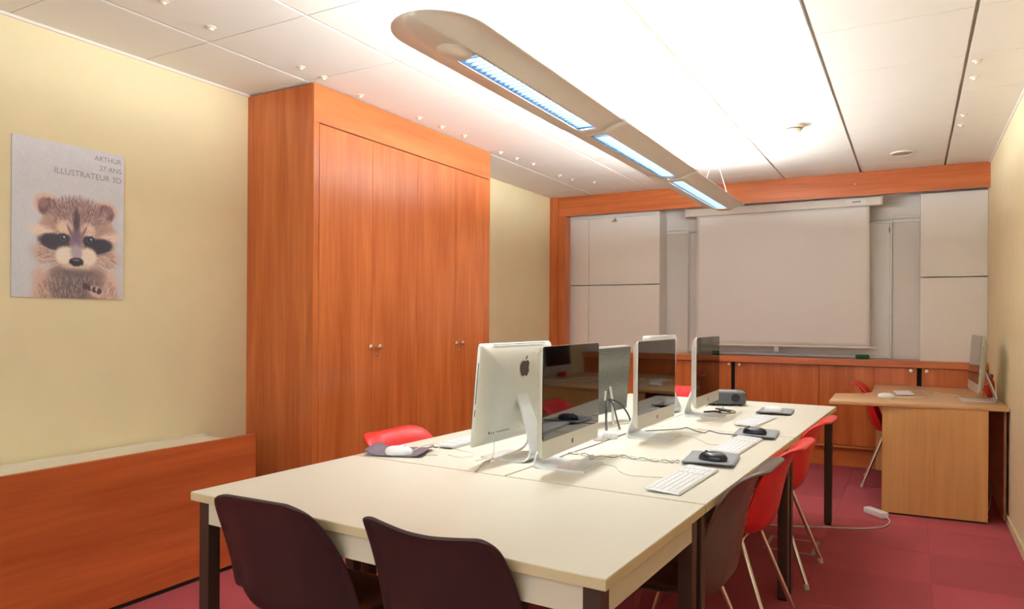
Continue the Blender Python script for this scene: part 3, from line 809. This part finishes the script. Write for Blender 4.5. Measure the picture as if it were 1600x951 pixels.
make_mouse('white mouse on the pad at the far end of the tables', (-.71, 4.41, PZ), 70, 'white')
make_pad('dark mouse pad curling up on the left table edge', (-1.79, 2.29, TZ), -70, 'pad_d', .022)
make_mouse('white mouse on the dark pad near the wardrobe', (-1.752, 2.235, PZ), -60, 'white')
make_mouse('white mouse on the beech corner desk', (-.16, 5.69, TZ), -80, 'white')

# projector
t = thing('projector', 'dark grey projector behind the third computer on the table', 'projector', (-1.05, 4.69, TZ), math.radians(20))
bm = bmesh.new(); prism(bm, rrect(.24, .20, .035), .012, .088, .010); o = obj('projector_body', bm, 'proj', t, True)
bm = bmesh.new(); tube(bm, [(.05, -.105, .052), (.05, -.085, .052)], .026, 18); obj('lens_ring', bm, 'mouse_b', t, True)
obj('top_panel', bx(-.06, .07, -.05, .05, .0882, .0895, bevel=.0005), 'frame', t)
for sx, sy in ((-1, -1), (1, -1), (0, 1)):
    bm = bmesh.new(); tube(bm, [(sx*.08, sy*.07, 0), (sx*.08, sy*.07, .014)], .010, 10); obj('foot', bm, 'mouse_b', t, True)

# ------------------------------------------------------------------ corner desk
t = thing('corner_desk', 'beech corner desk against the right wall with a wide side panel', 'desk', (.1, 6.1, 0))
top = [(-.495, 5.315), (.534, 5.455), (.534, 6.895), (-.286, 6.895), (-.270, 6.13), (-.32, 5.98), (-.505, 5.885)]
bm = bmesh.new(); prism(bm, [(p[0]-.1, p[1]-6.1) for p in top], .714, .74, .005); obj('desk_top', bm, 'beech_x', t, True)
bm = bmesh.new(); prism(bm, [(p[0]-.1, p[1]-6.1) for p in [(-.174, 5.385), (.422, 5.427), (.4204, 5.450), (-.1756, 5.408)]], .012, .714); obj('side_panel', bm, 'beech_v', t)
bm = bmesh.new(); prism(bm, [(p[0]-.1, p[1]-6.1) for p in [(-.165, 5.389), (.41, 5.430), (.409, 5.446), (-.166, 5.405)]], 0, .012); obj('panel_foot', bm, 'dark', t)
obj('modesty_panel', bx(.410, .424, -.60, .78, .02, .712), 'desk_back', t)
obj('side_panel', bx(-.37, .40, .76, .782, .012, .714), 'beech_v', t)
for zc in (.60, .41):
    bm = bmesh.new(); tube(bm, [(.19, -.69, zc), (.19, -.692, zc)], .007, 12); obj('screw_cap', bm, 'beech_v', t)
# red pouch behind the computer
t = thing('pen_pouch', 'small red pouch behind the computer on the beech desk', 'pouch', (.485, 6.22, TZ), .2)
bm = bmesh.new()
for z0, z1, a, b_ in ((0, .05, .030, .036), (.05, .095, .036, .030)):
    pass
rings = []
for (z, rx, ry) in ((0, .030, .05), (.02, .036, .058), (.07, .034, .055), (.115, .030, .05)):
    rings.append([bm.verts.new((rx*math.cos(a), ry*math.sin(a), z+.006*math.sin(3*a)*(z > .1))) for a in [2*PI*k/14 for k in range(14)]])
for a, b_ in zip(rings, rings[1:]):
    for k in range(14): bm.faces.new((a[k], a[(k+1) % 14], b_[(k+1) % 14], b_[k]))
bm.faces.new(rings[0][::-1]); bm.faces.new(rings[-1])
obj('pouch_body', bm, 'orange', t, True)
bm = bmesh.new(); tube(bm, smooth_path([(.0, -.02, .11), (.01, -.01, .14), (.02, .02, .152), (.01, .03, .12)], 4), .012, 8); obj('flap', bm, 'plum', t, True)

# ------------------------------------------------------------------ cables
def cable(name, label, pts, rad, mat, k=6, cat='cable', z=None):
    bm = bmesh.new(); tube(bm, smooth_path(pts, k), rad, 6)
    return tag(obj(name, bm, mat, None, True), label, cat)
def zz(P, z): return [(p[0], p[1], z) for p in P]
def twisted(pts, amp, turns, ph, z):
    S = smooth_path(pts, 12); out = []; n = len(S)
    for i, p in enumerate(S):
        d = (S[min(i+1, n-1)]-S[max(i-1, 0)]).normalized(); q = Vector((-d.y, d.x, 0)); a = 2*PI*turns*i/n+ph
        out.append(p+q*amp*math.cos(a)+Vector((0, 0, amp*(1+math.sin(a)))))
    return out
cable('power_cable', 'thick white power cable curving from the backwards computer to the table seam',
      [(-1.338, 2.455, .890), (-1.312, 2.46, .86), (-1.300, 2.453, .805), (-1.33, 2.436, .770), (-1.397, 2.427, .746), (-1.405, 2.36, .7455), (-1.391, 2.284, .7455), (-1.36, 2.19, .7455), (-1.342, 2.135, .744)], .0045, 'cable')
cable('usb_cable', 'thin pale loop of cable under the backwards computer',
      [(-1.36, 2.30, .83), (-1.355, 2.29, .78), (-1.38, 2.30, .744), (-1.42, 2.36, .743), (-1.44, 2.30, .743)], .0018, 'cable')
tw1 = [(-1.20, 2.62, TZ+.002), (-1.09, 2.60, TZ+.002), (-1.075, 2.559, TZ+.002), (-1.0, 2.653, TZ+.002), (-.911, 2.643, TZ+.002), (-.811, 2.646, TZ+.002), (-.765, 2.67, TZ+.002)]
for ph, lab in ((0, 'grey twisted mouse cable running to the nearest pad'), (PI, 'grey cable wound around the nearest mouse cable')):
    bm = bmesh.new(); tube(bm, twisted(tw1, .0045, 7, ph, 0), .0022, 6); tag(obj('mouse_cable', bm, 'cable_g' if ph else 'cable', None, True), lab, 'cable')
cable('keyboard_cable', 'thin white cable leading to the nearest keyboard', zz([(-1.10, 2.53), (-1.03, 2.50), (-.952, 2.479), (-.90, 2.40), (-.849, 2.365), (-.79, 2.375), (-.727, 2.39)], TZ+.0018), .0016, 'cable')
tw2 = [(-1.13, 3.34), (-1.06, 3.42), (-1.0, 3.50), (-.985, 3.56), (-.93, 3.49), (-.866, 3.434), (-.86, 3.51), (-.80, 3.46), (-.735, 3.46)]
cable('mouse_cable', 'dark cable kinked across the table to the second pad', zz(tw2, TZ+.002), .0022, 'cable_d')
cable('keyboard_cable', 'thin white cable leading to the middle keyboard', zz([(-1.05, 3.33), (-.98, 3.28), (-.90, 3.30), (-.83, 3.22), (-.77, 3.13), (-.712, 3.14)], TZ+.0018), .0016, 'cable')
cable('monitor_cable', 'dark cable lying along the seam between computers', zz([(-1.19, 2.40), (-1.20, 2.60), (-1.185, 2.85), (-1.19, 3.05), (-1.18, 3.28)], TZ+.0025), .0025, 'cable_g')
cable('monitor_cable', 'thick dark cable hanging from the perforated monitor, left strand', [(-1.335, 3.37, .87), (-1.31, 3.30, .85), (-1.30, 3.27, .80), (-1.27, 3.20, .748), (-1.25, 3.12, .746)], .006, 'cable_d')
cable('monitor_cable', 'black cable hanging from the perforated monitor, middle strand', [(-1.335, 3.38, .88), (-1.30, 3.36, .86), (-1.27, 3.33, .80), (-1.24, 3.30, .746)], .0045, 'cable_d')
cable('monitor_cable', 'black cable hanging from the perforated monitor, right strand', [(-1.335, 3.39, .88), (-1.29, 3.42, .86), (-1.25, 3.43, .81), (-1.22, 3.42, .752), (-1.19, 3.38, .746)], .0045, 'cable_d')
cable('computer_cable', 'white cable coiled on the table behind the second computer', [(-1.36, 3.62, .746), (-1.30, 3.60, .75), (-1.28, 3.53, .746), (-1.33, 3.50, .744), (-1.36, 3.56, .748), (-1.28, 3.62, .744)], .0035, 'cable')
cable('computer_cable', 'dark cable heap behind the third computer foot', zz([(-1.06, 4.20), (-1.01, 4.26), (-.97, 4.22), (-1.0, 4.32), (-.94, 4.31), (-.92, 4.24), (-.98, 4.36), (-1.04, 4.40)], TZ+.005), .005, 'cable_d')
cable('computer_cable', 'grey cable from the third computer to the projector', zz([(-.96, 4.18), (-.93, 4.22), (-.90, 4.28), (-.93, 4.36), (-1.0, 4.42), (-1.03, 4.55)], TZ+.004), .004, 'cable_g')
for (loc, rz, lab) in (((-1.225, 2.99, TZ), .3, 'white power adapter lying on the table seam behind the first computer'), ((-1.20, 3.06, TZ), 1.1, 'white plug next to the power adapter on the table seam')):
    t = thing('power_adapter', lab, 'adapter', loc, rz)
    obj('adapter_body', bx(-.022, .022, -.035, .035, 0, .030, bevel=.006), 'white', t, True)
    bm = bmesh.new(); tube(bm, [(0, .034, .014), (0, .046, .014)], .006, 8); obj('strain_relief', bm, 'cable', t, True)
cable('mouse_cable', 'thin white cable curled on the dark mouse pad', [(-1.735, 2.29, .752), (-1.72, 2.36, .765), (-1.68, 2.40, .770), (-1.66, 2.36, .755), (-1.67, 2.30, .743), (-1.63, 2.32, .742)], .0016, 'cable')
cable('keyboard_cable', 'thin white cable looped on the near left table', zz([(-1.60, 2.35), (-1.54, 2.33), (-1.50, 2.37), (-1.53, 2.43), (-1.60, 2.45), (-1.655, 2.47)], TZ+.0016), .0016, 'cable')
cable('mouse_cable', 'white cable tangle on the beech desk beside the keyboard', zz([(.0, 6.30), (.03, 6.42), (.065, 6.46), (.09, 6.2), (.106, 5.95), (.05, 5.80), (-.06, 5.75), (-.12, 5.76)], TZ+.002), .0022, 'white')
cable('keyboard_cable', 'white cable across the beech desk to the computer foot', zz([(.12, 5.80), (.14, 6.1), (.165, 6.33), (.22, 6.25), (.285, 6.17), (.30, 5.95), (.30, 5.72)], TZ+.002), .0022, 'white')
cable('power_cable', 'white power cable behind the desk computer', [(.45, 5.86, .86), (.41, 5.92, .83), (.44, 6.0, .78), (.46, 5.98, .744), (.50, 6.1, .744)], .0035, 'cable')
# power strip on the carpet
t = thing('power_strip', 'white power strip on the carpet next to the beech desk', 'power strip', (-.205, 5.30, 0), math.radians(-48))
obj('strip_body', bx(-.085, .085, -.028, .028, 0, .04, bevel=.006), 'white', t, True)
for k in range(3):
    bm = bmesh.new(); tube(bm, [(-.05+.045*k, 0, .0395), (-.05+.045*k, 0, .0406)], .016, 14); obj('socket', bm, 'cable', t)
cable('extension_cable', 'white extension cable running from the power strip under the tables',
      [(-.145, 5.232, .02), (-.12, 5.16, .006), (-.15, 5.02, .005), (-.23, 4.93, .005), (-.324, 4.875, .005), (-.463, 4.82, .005), (-.637, 4.74, .005), (-.80, 4.70, .005), (-.92, 4.78, .005)], .0042, 'cable')
cable('desk_cable', 'thin grey cable under the beech desk by the wall', [(.478, 5.95, .16), (.47, 5.88, .06), (.45, 5.80, .006), (.40, 5.70, .005), (.44, 5.60, .005)], .004, 'cable_g')
for k, (a, b_) in enumerate((((-.93, 2.02, .64), (-1.0, 1.98, .0)), ((-.92, 2.02, .64), (-.86, 2.0, .0)), ((-.80, 2.05, .64), (-.90, 2.02, 0)))):
    cable('hanging_cable', ['white cable hanging left below the front table', 'white cable hanging centrally below the front table', 'white cable hanging right below the front table'][k],
          [a, ((a[0]+b_[0])/2+.01, (a[1]+b_[1])/2, (a[2]+b_[2])/2), (b_[0], b_[1], .004)], .0032, 'cable')
# floor box lid
t = thing('floor_outlet', 'square grey metal frame of a floor outlet under the table', 'floor outlet', (-.595, 4.345, 0), 0)
for b_ in ((-.135, .135, -.135, -.115), (-.135, .135, .115, .135), (-.135, -.115, -.115, .115), (.115, .135, -.115, .115)):
    obj('frame_bar', bx(*b_, 0, .004, bevel=.001), 'hatch', t)
obj('lid', bx(-.1145, .1145, -.1145, .1145, 0, .003), 'carpet', t)

# ------------------------------------------------------------------ ceiling fittings
t = thing('smoke_detector', 'round ivory smoke detector on the ceiling nearer the lamp', 'smoke detector', (-.697, 5.056, ZC))
bm = bmesh.new(); lathe(bm, [(0, 0), (.068, 0), (.068, -.012), (.060, -.018), (0, -.018)], 28); obj('base_ring', bm, 'det', t, True)
bm = bmesh.new(); lathe(bm, [(.050, -.018), (.052, -.030), (.045, -.040), (.025, -.046), (0, -.046)], 28); obj('sensor_dome', bm, 'det', t, True)
bm = bmesh.new(); lathe(bm, [(.0525, -.021), (.0528, -.024), (.0525, -.027)], 28); obj('vent_slot', bm, 'logo', t)
t = thing('ceiling_speaker', 'round grey loudspeaker grille in the ceiling near the end wall', 'loudspeaker', (-.077, 6.249, ZC))
bm = bmesh.new(); lathe(bm, [(0, 0), (.085, 0), (.083, -.008), (.072, -.010), (.070, -.006)], 32); obj('ring', bm, 'det', t, True)
bm = bmesh.new(); lathe(bm, [(.071, -.006), (.05, -.010), (0, -.012)], 32); obj('grille', bm, 'frame', t, True)
marks = [(-2.687, 1.86), (-2.74, 2.131), (-2.763, 2.69), (-2.77, 2.86), (-2.806, 3.195), (-2.782, 3.732), (-2.778, 3.977), (-2.773, 4.246), (-2.799, 4.803), (-2.785, 5.035), (-2.765, 5.286), (-2.777, 5.818), (-2.753, 6.029), (-2.618, 6.238),
         (.271, 4.211), (.278, 4.491), (.27, 5.265), (.27, 5.531)]
for k, (x, y) in enumerate(marks):
    bm = bmesh.new(); lathe(bm, [(0, -.018), (.009, -.016), (.012, -.007), (.022, -.003), (.023, 0), (0, 0)], 12)
    obj('ceiling_cap', bm, 'det', ce, True, loc=(x, y, ZC))

# ------------------------------------------------------------------ suspended luminaire
LX, LZ, LH = -1.335, 2.205, .160
Y0, Y1 = 1.735, 5.95
t = thing('pendant_luminaire', 'long silver boat-shaped pendant light with mirrored louvres', 'lamp', (LX, (Y0+Y1)/2, LZ-.035))
oyl = (Y0+Y1)/2; zo = .035
SL = .046      # half width of the louvre slot
def prof_z(tn):   # tn 0..1 across half width
    if tn < .32: return -.034
    q = (tn-.32)/.68
    return -.034+.034*(1-(1-q)**1.9)
cols = [-1, -.97, -.9, -.8, -.7, -.6, -.5, -.42, -.35, -.2875, -.15, 0, .15, .2875, .35, .42, .5, .6, .7, .8, .9, .97, 1]
def lamp_body(ya, yb, slot, nose0=False, nose1=False):
    bm = bmesh.new(); NL = .19 if nose0 else .07
    ys = []
    if nose0:
        for k in range(15): ys.append(ya+NL*(1-math.cos(PI/2*k/14)))
        ya2 = ya+NL
    else: ya2 = ya
    yb2 = yb-NL if nose1 else yb
    ys2 = [ya2, slot[0], slot[1], yb2]
    for q in ys2:
        if not ys or q-ys[-1] > 1e-4: ys.append(q)
    if nose1:
        for k in range(1, 15): ys.append(yb-NL*(1-math.sin(PI/2*k/14)))
    G = []
    for y in ys:
        fac = 1.
        if nose0 and y < Y0+NL: q = (Y0+NL-y)/NL; fac = math.sqrt(max(0, 1-q**2.1))
        if nose1 and y > Y1-NL: q = (y-(Y1-NL))/NL; fac = math.sqrt(max(0, 1-q**2.1))
        fac = max(fac, .02)
        G.append([bm.verts.new((c_*LH*fac, y-oyl, zo+prof_z(abs(c_))*min(1, fac**.7*1.0))) for c_ in cols])
    for j in range(len(ys)-1):
        for i in range(len(cols)-1):
            ym = (ys[j]+ys[j+1])/2
            if slot[0] < ym < slot[1] and abs((cols[i]+cols[i+1])/2) < .2875: continue
            bm.faces.new((G[j][i], G[j][i+1], G[j+1][i+1], G[j+1][i]))
    return bm
mods = [(Y0, 3.1605, (2.045, 3.10), True, False), (3.1615, 4.4505, (3.235, 4.39), False, False), (4.4515, Y1, (4.52, 5.80), False, True)]
for (ya, yb, sl, n0, n1) in mods:
    o = obj('housing', lamp_body(ya, yb, sl, n0, n1), 'lamp', t, True)
    o.data.materials.append(MT['lamp_in'])
    md = o.modifiers.new('thickness', 'SOLIDIFY'); md.thickness = .004; md.offset = 1; md.material_offset = 0
    a, b_ = sl[0]-oyl, sl[1]-oyl
    # mirrored reflector sides and cross blades
    bm = bmesh.new()
    for s in (-1, 1):
        v = [bm.verts.new(p) for p in ((s*SL, a, 0.002), (s*SL, b_, .002), (s*.034, b_, .030), (s*.034, a, .030))]; bm.faces.new(v)
    rf = obj('reflector', bm, 'louver', o)
    md = rf.modifiers.new('thickness', 'SOLIDIFY'); md.thickness = .001
    bm = bmesh.new(); n = int((b_-a)/.034)
    for k in range(n+1):
        y = a+(b_-a)*k/n
        q = [(-SL, .003), (SL, .003), (.036, .022), (-.036, .022)]
        vs0 = [bm.verts.new((p[0], y-.001-(.0015 if p[1] < .01 else 0), p[1])) for p in q]; vs1 = [bm.verts.new((p[0], y+.001+(.0015 if p[1] < .01 else 0), p[1])) for p in q]
        bm.faces.new(vs0); bm.faces.new(vs1[::-1])
        for i in range(4): bm.faces.new((vs0[i], vs0[(i+1) % 4], vs1[(i+1) % 4], vs1[i]))
    lv = obj('louvre_blades', bm, 'louver', o); lv['kind'] = 'stuff'
    obj('tray', bx(-.046, .046, a-.01, b_+.01, .0345, .0365), 'lamp_in', o)
    bm = bmesh.new(); tube(bm, [(0, a+.02, .028), (0, b_-.02, .028)], .005, 8); obj('louvre_lamp', bm, 'tube_low', o, True)
    ld = bpy.data.lights.new('louvre_light', 'AREA'); ld.shape = 'RECTANGLE'; ld.size = .07; ld.size_y = b_-a-.06
    ld.energy = DOWN; ld.color = (.955, .99, 1.0); ld.spread = math.radians(96)
    lo = bpy.data.objects.new('louvre_light', ld); C.objects.link(lo); lo.parent = o; lo.location = (0, (a+b_)/2, .0235)
    for sx in (-.07, .07):
        bm = bmesh.new(); tube(bm, [(sx, max(a-.03, ya-oyl+.25 if n0 else a-.03), .040), (sx, b_+.03, .040)], .010, 10); obj('light_tube', bm, 'tube', o, True)
    for yy in (a+.006, b_-.018): obj('tube_socket', bx(-.018, .018, yy, yy+.012, .0366, .055), 'white', o)
bm = bmesh.new()
lathe(bm, [(0, -.026), (.018, -.0245), (.034, -.020), (.046, -.012), (.053, 0)], 24)
o = obj('end_dome', bm, 'lamp', t, True, tf=Matrix.Translation((0, 1.985-oyl, zo-.0325)) @ Matrix.Diagonal((1.05, 1.5, 1, 1)))
for yy in (3.161, 4.451):  # unseen dark sleeve added inside each seam to block leaking tube light
    bm = bmesh.new(); G = []
    for q in (-.02, .02): G.append([bm.verts.new((c_*LH*.995, yy+q-oyl, zo+prof_z(abs(c_))+.0065)) for c_ in cols])
    for i in range(len(cols)-1): bm.faces.new((G[0][i], G[0][i+1], G[1][i+1], G[1][i]))
    o = obj('seam_light_block', bm, 'logo', t); md = o.modifiers.new('thickness', 'SOLIDIFY'); md.thickness = .002; md.offset = 0
for yy in (2.3, 5.55):
    bm = bmesh.new()
    for s in (-1, 1): tube(bm, [(0, yy-oyl, ZC-LZ+zo-.004), (s*.11, yy-oyl, zo-.004)], .0012, 6)
    obj('suspension_wire', bm, 'white', t)
    bm = bmesh.new(); tube(bm, [(0, yy-oyl, ZC-LZ+zo), (0, yy-oyl, ZC-LZ+zo-.022)], .010, 12); obj('ceiling_anchor', bm, 'white', t, True)
